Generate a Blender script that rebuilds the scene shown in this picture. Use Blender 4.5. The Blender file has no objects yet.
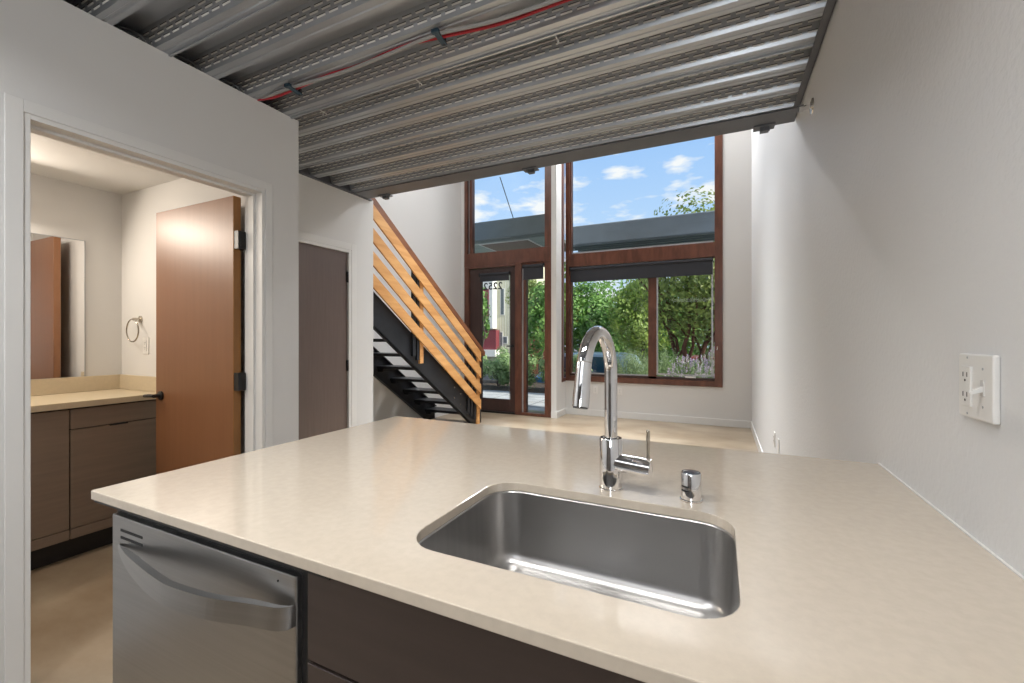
import bpy, bmesh, math, random
from mathutils import Vector, Matrix
from mathutils.geometry import tessellate_polygon
random.seed(7)
PI = math.pi
S = bpy.context.scene
COL = S.collection
CH = 1.26            # eye height; helper offsets below are metres above the concrete floor

# ------------------------------------------------------------------ materials
MATS = {}
def new_mat(name):
    m = bpy.data.materials.new(name); m.use_nodes = True
    nt = m.node_tree
    return m, nt, nt.nodes['Principled BSDF']
def mat(name, col, rough=0.5, metal=0.0, var=0.0, scale=(6, 6, 6), bump=0.0, bscale=120.0, col2=None, detail=4.0,
        spec=0.5, coat=0.0, bdist=0.002, bstretch=None, ramp=(0.35, 0.65), rvar=0.0):
    if name in MATS: return MATS[name]
    m, nt, p = new_mat(name)
    L = nt.links.new
    p.inputs['Base Color'].default_value = (*col, 1)
    p.inputs['Roughness'].default_value = rough
    p.inputs['Metallic'].default_value = metal
    p.inputs['Specular IOR Level'].default_value = spec
    p.inputs['Coat Weight'].default_value = coat
    tc = nt.nodes.new('ShaderNodeTexCoord')
    if var > 0 or col2:
        mp = nt.nodes.new('ShaderNodeMapping'); mp.inputs['Scale'].default_value = scale
        nz = nt.nodes.new('ShaderNodeTexNoise'); nz.inputs['Scale'].default_value = 1.0
        nz.inputs['Detail'].default_value = detail; nz.inputs['Roughness'].default_value = 0.6
        cr = nt.nodes.new('ShaderNodeValToRGB')
        c2 = col2 if col2 else tuple(min(1, c*(1+var)) for c in col)
        c1 = col if col2 else tuple(c*(1-var) for c in col)
        cr.color_ramp.elements[0].position = ramp[0]; cr.color_ramp.elements[1].position = ramp[1]
        cr.color_ramp.elements[0].color = (*c1, 1); cr.color_ramp.elements[1].color = (*c2, 1)
        L(tc.outputs['Object'], mp.inputs['Vector']); L(mp.outputs[0], nz.inputs['Vector'])
        L(nz.outputs['Fac'], cr.inputs['Fac']); L(cr.outputs['Color'], p.inputs['Base Color'])
        if rvar:
            mr = nt.nodes.new('ShaderNodeMapRange'); mr.inputs['To Min'].default_value = rough-rvar; mr.inputs['To Max'].default_value = rough+rvar
            L(nz.outputs['Fac'], mr.inputs['Value']); L(mr.outputs[0], p.inputs['Roughness'])
    if bump > 0:
        mp2 = nt.nodes.new('ShaderNodeMapping'); mp2.inputs['Scale'].default_value = bstretch or (1, 1, 1)
        n2 = nt.nodes.new('ShaderNodeTexNoise'); n2.inputs['Scale'].default_value = bscale; n2.inputs['Detail'].default_value = 2
        b = nt.nodes.new('ShaderNodeBump'); b.inputs['Strength'].default_value = bump; b.inputs['Distance'].default_value = bdist
        L(tc.outputs['Object'], mp2.inputs['Vector']); L(mp2.outputs[0], n2.inputs['Vector'])
        L(n2.outputs['Fac'], b.inputs['Height']); L(b.outputs[0], p.inputs['Normal'])
    MATS[name] = m
    return m

M = {}
M['wall']    = mat('painted drywall', (0.66, 0.65, 0.635), 0.65, bump=0.10, bscale=90, bdist=0.003)
M['wall_r']  = mat('orange peel drywall', (0.66, 0.665, 0.67), 0.55, bump=0.6, bscale=75, bdist=0.003)
M['trimw']   = mat('white trim paint', (0.70, 0.69, 0.67), 0.45)
M['floor']   = mat('polished concrete', (0.19, 0.13, 0.078), 0.3, col2=(0.37, 0.30, 0.215), scale=(1.4, 2.4, 1.4), ramp=(.3,.7), detail=7)
M['quartz']  = mat('beige quartz', (0.56, 0.485, 0.395), 0.10, var=0.03, scale=(60, 60, 60), coat=0.0, spec=0.6)
M['quartz_b']= mat('cream quartz', (0.56, 0.47, 0.33), 0.3, var=0.03, scale=(60, 60, 60))
M['steel']   = mat('brushed stainless', (0.42, 0.42, 0.42), 0.33, 1.0, var=0.05, scale=(2, 2, 160), bump=0.03, bscale=3, bstretch=(2, 2, 260), bdist=0.001)
M['sinkst']  = mat('brushed sink steel', (0.46, 0.45, 0.44), 0.32, 1.0, var=0.05, scale=(1.5, 60, 1.5))
M['chrome']  = mat('polished chrome', (0.78, 0.78, 0.79), 0.045, 1.0)
M['nickel']  = mat('brushed nickel', (0.50, 0.46, 0.40), 0.25, 1.0)
M['galv']    = mat('galvanised deck', (0.42, 0.44, 0.47), 0.36, 0.65, var=0.05, scale=(1.0, 3, 3))
M['slot']    = mat('perforated slot filler', (0.80, 0.79, 0.75), 0.6, 0.0)
M['slotd']   = mat('painted slot shadow', (0.10, 0.10, 0.105), 0.7)  # shadow beside each slot, painted as a dark strip on the web
M['beam']    = mat('grey painted steel beam', (0.105, 0.11, 0.122), 0.5, 0.1, var=0.08, scale=(4, 4, 4))
M['blk']     = mat('black painted steel', (0.022, 0.023, 0.027), 0.42, 0.3, var=0.2, scale=(5, 5, 5))
M['blkpl']   = mat('black plastic', (0.012, 0.012, 0.013), 0.4)
M['cab']     = mat('brown laminate', (0.050, 0.035, 0.030), 0.42, var=0.08, scale=(3, 3, 40))
M['cabw']    = mat('taupe wall paint', (0.16, 0.14, 0.125), 0.7)
M['cabb']    = mat('taupe laminate', (0.22, 0.165, 0.125), 0.45, var=0.06, scale=(3, 3, 40))
M['doorw']   = mat('stained wood door', (0.20, 0.086, 0.036), 0.42, col2=(0.225, 0.098, 0.043), scale=(22, 22, 1.1), detail=6, spec=0.6)
M['doore']   = mat('wood door edge', (0.30, 0.135, 0.04), 0.4, var=0.15, scale=(20, 20, 2))
M['doorp']   = mat('brown laminate door', (0.135, 0.096, 0.082), 0.35, var=0.07, scale=(60, 60, 3), detail=3)
M['fir']     = mat('honey fir', (0.50, 0.235, 0.075), 0.4, col2=(0.66, 0.36, 0.14), scale=(14, 1.3, 14), detail=7, spec=0.4)
M['firshade']   = mat('shaded fir', (0.15, 0.05, 0.018), 0.4, col2=(0.21, 0.075, 0.026), scale=(14, 1.3, 14), detail=6)  # fir with the shade of the handrail face put into its colour
M['wind']    = mat('mahogany frame', (0.085, 0.032, 0.020), 0.35, col2=(0.16, 0.062, 0.038), scale=(12, 12, 3), detail=6)
M['windd']   = mat('dark mahogany', (0.05, 0.026, 0.022), 0.4, var=0.2, scale=(10, 10, 2))
M['blind']   = mat('charcoal roller fabric', (0.030, 0.032, 0.040), 0.8, bump=0.1, bscale=400)
M['alum']    = mat('grey aluminium', (0.42, 0.43, 0.45), 0.4, 0.5)
M['plate']   = mat('white plastic', (0.72, 0.71, 0.69), 0.3)
M['dark']    = mat('dark recess', (0.02, 0.02, 0.02), 0.8)
M['red']     = mat('red cable jacket', (0.42, 0.02, 0.03), 0.45)
M['wire']    = mat('grey cable jacket', (0.33, 0.32, 0.31), 0.5)
M['wired']   = mat('dark cable jacket', (0.10, 0.10, 0.10), 0.5)
M['clampb']  = mat('blue grey clamp', (0.035, 0.07, 0.10), 0.45, 0.4)
M['patio']   = mat('patio concrete', (0.40, 0.41, 0.42), 0.8, var=0.15, scale=(2, 2, 2), bump=0.1, bscale=20)
M['asph']    = mat('asphalt', (0.10, 0.10, 0.105), 0.9, var=0.2, scale=(1, 1, 1))
M['soil']    = mat('planting soil', (0.05, 0.035, 0.025), 0.95, var=0.3, scale=(8, 8, 8))
M['cream']   = mat('cream siding', (0.62, 0.60, 0.44), 0.8, var=0.03)
M['whites']  = mat('white siding', (0.70, 0.69, 0.66), 0.8, var=0.03)
M['maroon']  = mat('maroon siding', (0.20, 0.035, 0.045), 0.8, var=0.05)
M['canopy']  = mat('weathered steel canopy', (0.13, 0.16, 0.17), 0.5, 0.2, var=0.12, scale=(1.5, 3, 3))
M['canopyb'] = mat('blue grey steel canopy', (0.17, 0.20, 0.235), 0.45, 0.2, var=0.10, scale=(1.5, 3, 3))
M['canopyl'] = mat('pale canopy soffit', (0.24, 0.29, 0.28), 0.5, var=0.15, scale=(1.5, 6, 3))
M['louver']  = mat('brown soffit panel', (0.17, 0.125, 0.10), 0.7, var=0.06, scale=(1, 60, 60))
M['carp']    = mat('pale blue car roof', (0.38, 0.52, 0.66), 0.3, coat=0.5)
M['pane']    = mat('dark house window', (0.10, 0.12, 0.13), 0.4)
M['carb']    = mat('blue car paint', (0.10, 0.28, 0.52), 0.2, 0.3, coat=0.8)
M['carr']    = mat('red car paint', (0.28, 0.05, 0.05), 0.3, 0.1, coat=0.5)
M['carg']    = mat('car glass', (0.02, 0.07, 0.12), 0.05, spec=0.9)
M['tyre']    = mat('tyre rubber', (0.02, 0.02, 0.02), 0.8)
M['bark']    = mat('red brown bark', (0.12, 0.05, 0.03), 0.9, var=0.4, scale=(6, 6, 2))
M['barkg']   = mat('grey bark', (0.09, 0.075, 0.06), 0.9, var=0.4, scale=(6, 6, 2))
M['fence']   = mat('cedar fence', (0.24, 0.10, 0.05), 0.8, var=0.2, scale=(12, 12, 1))
M['slab']    = mat('loft slab', (0.35, 0.35, 0.34), 0.8)
M['mirror']  = mat('mirror silver', (0.86, 0.86, 0.86), 0.015, 1.0)

def leafmat(name, c1, c2, scale=1.5):
    m, nt, p = new_mat(name); L = nt.links.new
    tc = nt.nodes.new('ShaderNodeTexCoord'); nz = nt.nodes.new('ShaderNodeTexNoise'); nz.inputs['Scale'].default_value = scale; nz.inputs['Detail'].default_value = 5
    nz.inputs['Roughness'].default_value = 0.75
    cr = nt.nodes.new('ShaderNodeValToRGB'); cr.color_ramp.elements[0].position = 0.36; cr.color_ramp.elements[1].position = 0.64
    cr.color_ramp.elements[0].color = (*c1, 1); cr.color_ramp.elements[1].color = (*c2, 1)
    L(tc.outputs['Object'], nz.inputs['Vector']); L(nz.outputs['Fac'], cr.inputs['Fac']); L(cr.outputs[0], p.inputs['Base Color'])
    p.inputs['Roughness'].default_value = 0.5
    tr = nt.nodes.new('ShaderNodeBsdfTranslucent'); mx = nt.nodes.new('ShaderNodeMixShader'); mx.inputs[0].default_value = 0.35
    L(cr.outputs[0], tr.inputs['Color']); L(p.outputs[0], mx.inputs[1]); L(tr.outputs[0], mx.inputs[2])
    L(mx.outputs[0], nt.nodes['Material Output'].inputs[0])
    return m
M['leafg'] = leafmat('green leaves', (0.07, 0.18, 0.04), (0.27, 0.47, 0.11))
M['leafy'] = leafmat('yellow green leaves', (0.14, 0.24, 0.04), (0.42, 0.54, 0.12))
M['leafd'] = leafmat('olive leaves', (0.09, 0.14, 0.03), (0.36, 0.44, 0.12))
M['leafs'] = leafmat('sage leaves', (0.13, 0.21, 0.08), (0.38, 0.48, 0.24), 4)
M['leafh'] = leafmat('hedge leaves', (0.16, 0.27, 0.10), (0.45, 0.60, 0.28), 4)
M['flower']= leafmat('lavender flowers', (0.45, 0.34, 0.50), (0.75, 0.62, 0.78), 4)

def glassmat():
    m, nt, p = new_mat('clear window glass'); L = nt.links.new
    nt.nodes.remove(p)
    t = nt.nodes.new('ShaderNodeBsdfTransparent'); t.inputs[0].default_value = (0.96, 0.975, 0.97, 1)
    g = nt.nodes.new('ShaderNodeBsdfGlossy'); g.inputs['Roughness'].default_value = 0.0
    f = nt.nodes.new('ShaderNodeFresnel'); f.inputs['IOR'].default_value = 1.28
    mx = nt.nodes.new('ShaderNodeMixShader')
    L(f.outputs[0], mx.inputs[0]); L(t.outputs[0], mx.inputs[1]); L(g.outputs[0], mx.inputs[2]); L(mx.outputs[0], nt.nodes['Material Output'].inputs[0])
    return m
M['glass'] = glassmat()
def emit(name, col, st):
    m, nt, p = new_mat(name)
    p.inputs['Emission Color'].default_value = (*col, 1); p.inputs['Emission Strength'].default_value = st
    p.inputs['Base Color'].default_value = (*col, 1)
    return m
M['lamp'] = emit('lit lamp diffuser', (1, 0.93, 0.82), 1.2)

# ------------------------------------------------------------------ mesh builder
class MB:
    def __init__(s): s.v = []; s.f = []; s.m = []; s.sm = []
    def add(s, vs, fs, mi=0, smooth=False):
        o = len(s.v); s.v += [tuple(v) for v in vs]
        for f in fs: s.f.append(tuple(i+o for i in f)); s.m.append(mi); s.sm.append(smooth)
        return s
    def box(s, x0, x1, y0, y1, z0, z1, mi=0):
        x0, x1 = sorted((x0, x1)); y0, y1 = sorted((y0, y1)); z0, z1 = sorted((z0, z1))
        v = [(x0,y0,z0),(x1,y0,z0),(x1,y1,z0),(x0,y1,z0),(x0,y0,z1),(x1,y0,z1),(x1,y1,z1),(x0,y1,z1)]
        return s.add(v, [(0,3,2,1),(4,5,6,7),(0,1,5,4),(1,2,6,5),(2,3,7,6),(3,0,4,7)], mi)
    def prism(s, pts, a, b, axis='x', mi=0):
        """pts: 2-D outline in the other two axes (x:(y,z)  y:(x,z)  z:(x,y)), extruded from a to b"""
        n = len(pts)
        def P(p, t):
            return {'x': (t, p[0], p[1]), 'y': (p[0], t, p[1]), 'z': (p[0], p[1], t)}[axis]
        vs = [P(p, a) for p in pts] + [P(p, b) for p in pts]
        fs = [(i, (i+1) % n, n+(i+1) % n, n+i) for i in range(n)]
        tri = tessellate_polygon([[Vector((p[0], p[1], 0)) for p in pts]])
        fs += [tuple(t) for t in tri] + [tuple(n+i for i in reversed(t)) for t in tri]
        return s.add(vs, fs, mi)
    def tube(s, path, r, n=12, mi=0, cap=True, smooth=True):
        P = [Vector(p) for p in path]; rr = r if isinstance(r, (list, tuple)) else [r]*len(P)
        vs = []; up = None
        for i, p in enumerate(P):
            d = (P[min(i+1, len(P)-1)] - P[max(i-1, 0)]).normalized()
            if up is None:
                up = Vector((0, 0, 1)) if abs(d.z) < 0.9 else Vector((1, 0, 0))
            a = (up - d*up.dot(d)).normalized(); b = d.cross(a); up = a
            for k in range(n):
                t = 2*PI*k/n; vs.append(p + (a*math.cos(t)+b*math.sin(t))*rr[i])
        fs = []
        for i in range(len(P)-1):
            for k in range(n):
                fs.append((i*n+k, i*n+(k+1) % n, (i+1)*n+(k+1) % n, (i+1)*n+k))
        s.add(vs, fs, mi, smooth)
        if cap:
            o = len(s.v)-len(vs)
            s.f.append(tuple(o+k for k in reversed(range(n)))); s.m.append(mi); s.sm.append(False)
            s.f.append(tuple(o+(len(P)-1)*n+k for k in range(n))); s.m.append(mi); s.sm.append(False)
        return s
    def lathe(s, prof, c=(0, 0, 0), n=28, mi=0, axis='z'):
        vs = []
        for r, h in prof:
            for k in range(n):
                t = 2*PI*k/n; a, b = r*math.cos(t), r*math.sin(t)
                q = {'z': (a, b, h), 'x': (h, a, b), 'y': (a, h, b)}[axis]
                vs.append((c[0]+q[0], c[1]+q[1], c[2]+q[2]))
        fs = []
        for i in range(len(prof)-1):
            for k in range(n): fs.append((i*n+k, i*n+(k+1) % n, (i+1)*n+(k+1) % n, (i+1)*n+k))
        s.add(vs, fs, mi, True)
        o = len(s.v)-len(vs)
        s.f.append(tuple(o+k for k in reversed(range(n)))); s.m.append(mi); s.sm.append(False)
        s.f.append(tuple(o+(len(prof)-1)*n+k for k in range(n))); s.m.append(mi); s.sm.append(False)
        return s
    def xform(s, mtx):
        s.v = [tuple(mtx @ Vector(v)) for v in s.v]; return s
    def build(s, name, mats, parent=None, bevel=0.0, seg=2):
        me = bpy.data.meshes.new(name); me.from_pydata(s.v, [], s.f)
        if not isinstance(mats, (list, tuple)): mats = [mats]
        for m in mats: me.materials.append(m)
        for p, mi, sm in zip(me.polygons, s.m, s.sm): p.material_index = mi; p.use_smooth = sm
        bm = bmesh.new(); bm.from_mesh(me); bmesh.ops.recalc_face_normals(bm, faces=bm.faces)
        for e_ in bm.edges:
            if len(e_.link_faces) == 2 and e_.calc_face_angle(0) > .55: e_.smooth = False
        bm.to_mesh(me); bm.free()
        o = bpy.data.objects.new(name, me); COL.objects.link(o)
        if parent is not None: o.parent = parent
        if bevel:
            b = o.modifiers.new('bevel', 'BEVEL'); b.width = bevel; b.segments = seg; b.limit_method = 'ANGLE'; b.angle_limit = math.radians(40)
        return o
def tag(o, label=None, cat=None, group=None, kind=None):
    if label: o['label'] = label
    if cat: o['category'] = cat
    if group: o['group'] = group
    if kind: o['kind'] = kind
    return o
def thing(name, label, cat, group=None, loc=(0, 0, 0), rz=0.0, kind=None):
    o = bpy.data.objects.new(name, None); COL.objects.link(o); o.location = loc; o.rotation_euler = (0, 0, rz)
    o.empty_display_size = 0.1
    return tag(o, label, cat, group, kind)
def struct(name, mb, m, label=None, parent=None, bevel=0.0, cat=None):
    o = mb.build(name, m, parent, bevel)
    if parent is None:
        o['kind'] = 'structure'
        if label: o['label'] = label
        o['category'] = cat or name.split('_')[0]
    return o
def copy_tree(o, parent=None):
    c = o.copy(); COL.objects.link(c); c.parent = parent
    for ch in list(o.children): copy_tree(ch, c)
    return c

XR = 0.395           # right wall face
XL = -2.215          # bathroom wall face
XP = -2.885          # closet wall face
XS = -4.05           # stair side wall face
YW = 6.87            # window wall face
YD = 6.43            # door wall face
ZT = 5.3             # tall ceiling
ZD = 2.52            # underside of the metal deck
YB = -2.6

# ------------------------------------------------------------------ room shell
struct('floor', MB().box(-4.3, 0.6, YB-.15, 6.95, -0.12, 0), M['floor'], 'polished mottled beige concrete floor of the room')
struct('wall_right', MB().box(XR, XR+.15, YB, 7.05, 0, ZT), M['wall_r'], 'white orange peel textured wall on the right')
struct('wall_rear', MB().box(-4.2, XR+.15, YB-.15, YB, 0, ZT), M['cabw'], 'dark taupe wall behind the kitchen')
struct('wall_left', MB().box(XS-.15, XS, 1.75, YD+.1, 0, ZT).box(XS-.15, XS, YB, 1.75, 0, ZT), M['wall'], 'white double height wall behind the staircase')
struct('ceiling', MB().box(-4.2, XR+.15, YB-.15, 7.1, ZT, ZT+.15), M['wall'], 'high white ceiling over the living area')
# window wall with one tall opening
WX0, WX1, WZ0, WZ1 = -2.335, 0.035, 0.55, 4.55
w = MB().box(-2.30, XR, YW, YW+.16, 0, WZ0).box(WX1, XR, YW, YW+.16, WZ0, ZT).box(-2.30, WX1, YW, YW+.16, WZ1, ZT)
struct('wall_window', w, M['wall'], 'white wall around and below the big window')
struct('wall_pier', MB().box(-2.385, -2.30, YD-.02, 6.66, 0, ZT).box(-2.385, -2.30, 6.66, YW+.16, 0, .54), M['wall'], 'narrow white pier between entry door and window')
struct('wall_door', MB().box(XS, -2.385, YD, YD+.16, 4.45, ZT).box(XS, -3.99, YD, YD+.16, 0, 4.45), M['wall'], 'white wall strip around the entry')
# bathroom wall with door opening
DY0, DY1, DZ = 0.639, 1.542, 2.055
w = MB().box(XL-.14, XL, YB, DY0, 0, ZD).box(XL-.14, XL, DY0, DY1, DZ, ZD).box(XL-.14, XL, DY1, 1.749, 0, ZD)
struct('wall_bathroom', w, M['wall'], 'white wall with the bathroom doorway')
struct('wall_bathroom_end', MB().box(-3.86, XL-.14, 1.60, 1.749, 0, ZD), M['wall'], 'white bathroom end wall holding the towel ring')
struct('wall_bathroom_back', MB().box(-4.0, -3.86, -.95, 1.749, 0, ZD).box(-3.86, XL-.14, -1.05, -.95, 0, ZD), M['wall'], 'white bathroom wall holding the mirror')
struct('ceiling_bathroom', MB().box(-3.86, XL-.14, -.95, 1.6, 2.28, 2.34), M['wall'], 'white bathroom ceiling')
# closet wall with door opening
PY0, PY1, PZ = 1.98, 2.80, 2.015
w = MB().box(XP-.12, XP, 1.749, PY0, 0, ZD).box(XP-.12, XP, PY0, PY1, PZ, ZD).box(XP-.12, XP, PY1, 3.065, 0, ZD)
struct('wall_closet', w, M['wall'], 'white wall with the brown closet door')
# flat drywall casings
struct('trim_1', MB().box(XL, XL+.006, .593, DY0, 0, DZ+.045).box(XL, XL+.006, DY0, DY1, DZ, DZ+.045).box(XL, XL+.006, DY1, 1.582, 0, DZ+.045),
       M['trimw'], 'flat white casing around the bathroom doorway', bevel=.002)
jm = MB()
for y0, y1 in ((DY0, DY0+.018), (DY1-.018, DY1)): jm.box(XL-.145, XL+.002, y0, y1, 0, DZ)
jm.box(XL-.145, XL+.002, DY0+.018, DY1-.018, DZ-.018, DZ)
jm.box(XL-.10, XL-.055, DY0+.018, DY0+.03, 0, DZ-.018).box(XL-.10, XL-.055, DY1-.03, DY1-.018, 0, DZ-.018).box(XL-.10, XL-.055, DY0+.03, DY1-.03, DZ-.03, DZ-.018)
struct('trim_2', jm, M['trimw'], 'white jamb and stop lining the bathroom doorway', bevel=.0015)
struct('trim_3', MB().box(XP-.10, XP+.004, PY1-.03, PY1, 0, PZ).box(XP-.10, XP+.004, PY0, PY1-.03, PZ-.025, PZ).box(XP, XP+.006, PY1, PY1+.055, 0, PZ+.055).box(XP, XP+.006, PY0, PY1, PZ, PZ+.055),
       M['trimw'], 'white frame around the closet door', bevel=.0015)
# baseboards
struct('baseboard_window', MB().box(-2.30, XR-.012, YW-.012, YW, 0, .10), M['trimw'], 'white baseboard under the window', bevel=.002)
struct('baseboard_right', MB().box(XR-.012, XR, 1.55, YW, 0, .10), M['trimw'], 'white baseboard of the right wall', bevel=.002)
struct('baseboard_pier', MB().box(-2.30, -2.288, YD-.02, YW-.012, 0, .10).box(-2.385, -2.288, YD-.032, YD-.02, 0, .10), M['trimw'], 'white baseboard wrapping the pier', bevel=.002)
struct('baseboard_left', MB().box(XS, XS+.012, 3.0, YD, 0, .10), M['trimw'], 'white baseboard beneath the stairs', bevel=.002)

# ------------------------------------------------------------------ metal deck ceiling
pitch = .203; y0r = .861
def rib_y(k): return y0r+pitch*k if k <= 4 else (1.86, 2.035, 2.215, 2.41, 2.62, 2.825, 3.03)[k-5]
deck = MB(); NR0, NR1 = -16, 11
def xl_of(y): return -4.0 if y < 1.70 else XP-.01
hd = .078
for k in range(NR0, NR1):
    yc = rib_y(k); xa = xl_of(yc)-.0; xb = XR-.012
    a0, a1 = yc-.028, yc+.028
    # bottom flange with a stiffening groove, web up either side, top flange
    prof = [(a0-.026, ZD+hd), (a0, ZD), (a0+.020, ZD), (a0+.024, ZD+.004), (a1-.024, ZD+.004), (a1-.020, ZD), (a1, ZD), (a1+.026, ZD+hd), (rib_y(k+1)-.028-.026, ZD+hd)]
    vs = [(xa, p[0], p[1]) for p in prof]+[(xb, p[0], p[1]) for p in prof]; n = len(prof)
    deck.add(vs, [(i, i+1, n+i+1, n+i) for i in range(n-1)], 0)
    if k % 3 == 1: deck.box(xa, xb, a1-.006, a1+.004, ZD-.007, ZD-.0005)       # side lap seam
# slots on the webs that face down the room and back
for k in range(-2, NR1):
    yc = rib_y(k); xa = xl_of(yc); xb = XR-.04
    for side in (-1, 1):
        ye = yc + side*.028; dy = side*.026
        nx, nz = side*hd, -.026; ln = math.hypot(nx, nz); ny_, nz_ = nx/ln, nz/ln
        for r in range(3):
            t0 = .20 + r*.235; t1 = t0+.085
            x = xa+.03+(.034 if r % 2 else 0)
            while x < xb:
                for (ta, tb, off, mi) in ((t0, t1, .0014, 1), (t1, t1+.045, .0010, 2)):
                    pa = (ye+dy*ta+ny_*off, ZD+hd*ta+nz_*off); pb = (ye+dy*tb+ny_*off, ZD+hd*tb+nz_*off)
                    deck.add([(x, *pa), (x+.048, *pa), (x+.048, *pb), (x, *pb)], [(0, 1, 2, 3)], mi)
                x += .068
struct('ceiling_deck', deck, [M['galv'], M['slot'], M['slotd']], 'corrugated galvanised metal deck ceiling with rows of slots')
struct('trim_6', MB().box(XR-.034, XR-.008, YB, 2.80, ZD-.008, ZD-.001).box(XR-.010, XR-.004, YB, 2.80, ZD-.008, ZD+hd), M['beam'], 'grey steel ledger angle along the right wall')
struct('floor_loft', MB().box(XP-.12, XR, 1.75, 2.99, ZD+hd+.002, ZD+.24).box(-4.05, XR, YB, 1.75, ZD+hd+.002, ZD+.24), M['slab'], 'loft floor slab above the metal deck')
struct('trim_4', MB().box(XP-.02, XP+.022, 1.76, 3.03, ZD-.014, ZD+.0).box(XP-.02, XP+.0, 1.76, 2.80, ZD, ZD+.10), M['beam'], 'grey steel angle where the deck meets the closet wall')
bm_ = thing('steel_beam', 'grey painted steel channel beam along the front edge of the metal deck', 'beam', loc=(0, 2.90, ZD-.008))
MB().prism([(-.09, 0), (.085, 0), (.085, .26), (.075, .26), (.075, .006), (-.09, .006)], XP-.02, XR-.005, 'x').build('web_and_flange', M['beam'], bm_, bevel=.002)
for bx in (-2.66, -1.27, .235):
    b = MB().box(bx-.055, bx+.055, .04, .11, -.008, 0).box(bx-.02, bx+.025, .06, .10, -.03, -.008).tube([(bx+.03, .08, -.018), (bx-.02, .08, -.018)], .012, 8)
    b.build('bracket', M['beam'], bm_)

# ------------------------------------------------------------------ cables in the deck
def cable(name, path, r, m, label, parent=None, cat='cable', group=None):
    o = MB().tube(path, r, 8).build(name, m, parent)
    if parent is None: tag(o, label, cat, group)
    return o
def smooth_path(pts, n=10):
    P = [Vector(p) for p in pts]; out = []
    for i in range(len(P)-1):
        p0 = P[max(i-1, 0)]; p1 = P[i]; p2 = P[i+1]; p3 = P[min(i+2, len(P)-1)]
        for j in range(n):
            t = j/n
            out.append(0.5*((2*p1)+(-p0+p2)*t+(2*p0-5*p1+4*p2-p3)*t*t+(-p0+3*p1-3*p2+p3)*t**3))
    out.append(P[-1]); return out
zr = ZD-.012
cable('red_cable', smooth_path([(-2.30, 1.50, zr+.03), (-2.10, 1.502, zr), (-1.9, 1.494, zr-.005), (-1.55, 1.50, zr+.018), (-1.25, 1.492, zr+.012), (-1.03, 1.498, zr-.005), (-.78, 1.53, zr-.008), (-.5, 1.55, zr+.01), (-.1, 1.56, zr+.02), (.36, 1.56, zr+.02)]),
      .0065, M['red'], 'bright red cable strung under the metal deck')
cable('grey_cable', smooth_path([(-2.25, 1.51, zr+.02), (-1.93, 1.478, zr-.005), (-1.6, 1.502, zr+.001), (-1.3, 1.490, zr-.002), (-1.04, 1.476, zr-.005), (-.8, 1.50, zr-.012), (-.5, 1.52, zr+.0), (-.1, 1.53, zr+.015), (.36, 1.54, zr+.02)]),
      .0075, M['wire'], 'pale grey cable running beside the red cable under the deck')
for i, (x, lb) in enumerate(((-1.915, 'blue grey cable clamp on the red cable nearer the bathroom wall'), (-1.04, 'blue grey cable clamp on the red cable further from the bathroom wall'))):
    c = thing('cable_clamp', lb, 'clamp', 'clamps on the red cable', (x, 1.49, ZD-.016), 0.12)
    MB().box(-.012, .012, -.045, .040, -.016, -.009).box(-.016, .016, -.052, -.034, -.018, -.002).build('strap', M['clampb'], c, bevel=.002)
    MB().box(-.006, .006, .026, .040, -.016, .016).tube([(0, .03, -.010), (0, .03, .014)], .005, 8).build('bolt', M['blk'], c)
for i, (dy, dz, ph) in enumerate(((0, .0, 0), (.018, .006, 1.3), (-.016, .010, 2.1))):
    pts = []
    for j in range(13):
        x = -2.16+j*.212
        pts.append((x, 1.735+dy+.012*math.sin(j*1.1+ph), ZD+.008+dz+.010*math.sin(j*.9+ph*2)))
    lb = ['thin grey cable sagging in the deck trough past the red cable, middle one', 'thin grey cable sagging in the deck trough past the red cable, nearest the window',
          'dark thin cable in the deck trough, closest to the red cable'][i]
    cable('thin_cable', smooth_path(pts, 5), .0035, M['wire'] if i != 2 else M['wired'], lb, group='thin cables in the deck trough')
for j, (x, y) in enumerate(((-2.0, 1.735), (-1.34, 1.738), (-.62, 1.735))):
    t_ = MB().tube([(x, y-.024, ZD+.0), (x, y+.024, ZD+.0)], .003, 6).tube([(x, y, ZD-.0), (x+.005, y-.004, ZD-.028)], .002, 6).build('cable_tie', M['plate'])
    tag(t_, ['white cable tie on the thin cables nearest the bathroom wall', 'white cable tie midway along the thin cables', 'white cable tie on the thin cables nearest the right wall'][j], 'cable tie', 'ties on the thin cables')
for j, yc in enumerate((.96, 1.165, 1.365)):       # black cables dropping into the flutes over the bathroom wall
    m_ = MB()
    for q in (0, .02):
        m_.tube(smooth_path([(-2.36, yc-.07+q, ZD+.05), (-2.28, yc-.03+q, ZD+.045-q*.5), (-2.235, yc+.02+q, ZD+.03), (-2.225, yc+.045+q, ZD+.005), (-2.24, yc+.05+q, ZD-.0)], 6), .005, 8)
    tag(m_.build('cable_loop', M['wired']), ['dark cable loop over the bathroom wall, nearest the camera', 'dark cable loop over the bathroom wall, middle of three', 'dark cable loop over the bathroom wall, nearest the red cable'][j], 'cable', 'cable loops over the bathroom wall')
# tie-off fitting on the right wall
ft = thing('pipe_fitting', 'small chrome escutcheon and stub on the right wall under the deck', 'pipe fitting', loc=(XR, 2.47, 2.355))
MB().lathe([(.036, 0), (.034, -.005), (.014, -.010)], axis='x').build('escutcheon', M['nickel'], ft)
MB().lathe([(.011, -.008), (.011, -.040)], axis='x').lathe([(.017, -.036), (.017, -.055)], axis='x', n=6).build('stub', M['chrome'], ft)

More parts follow.
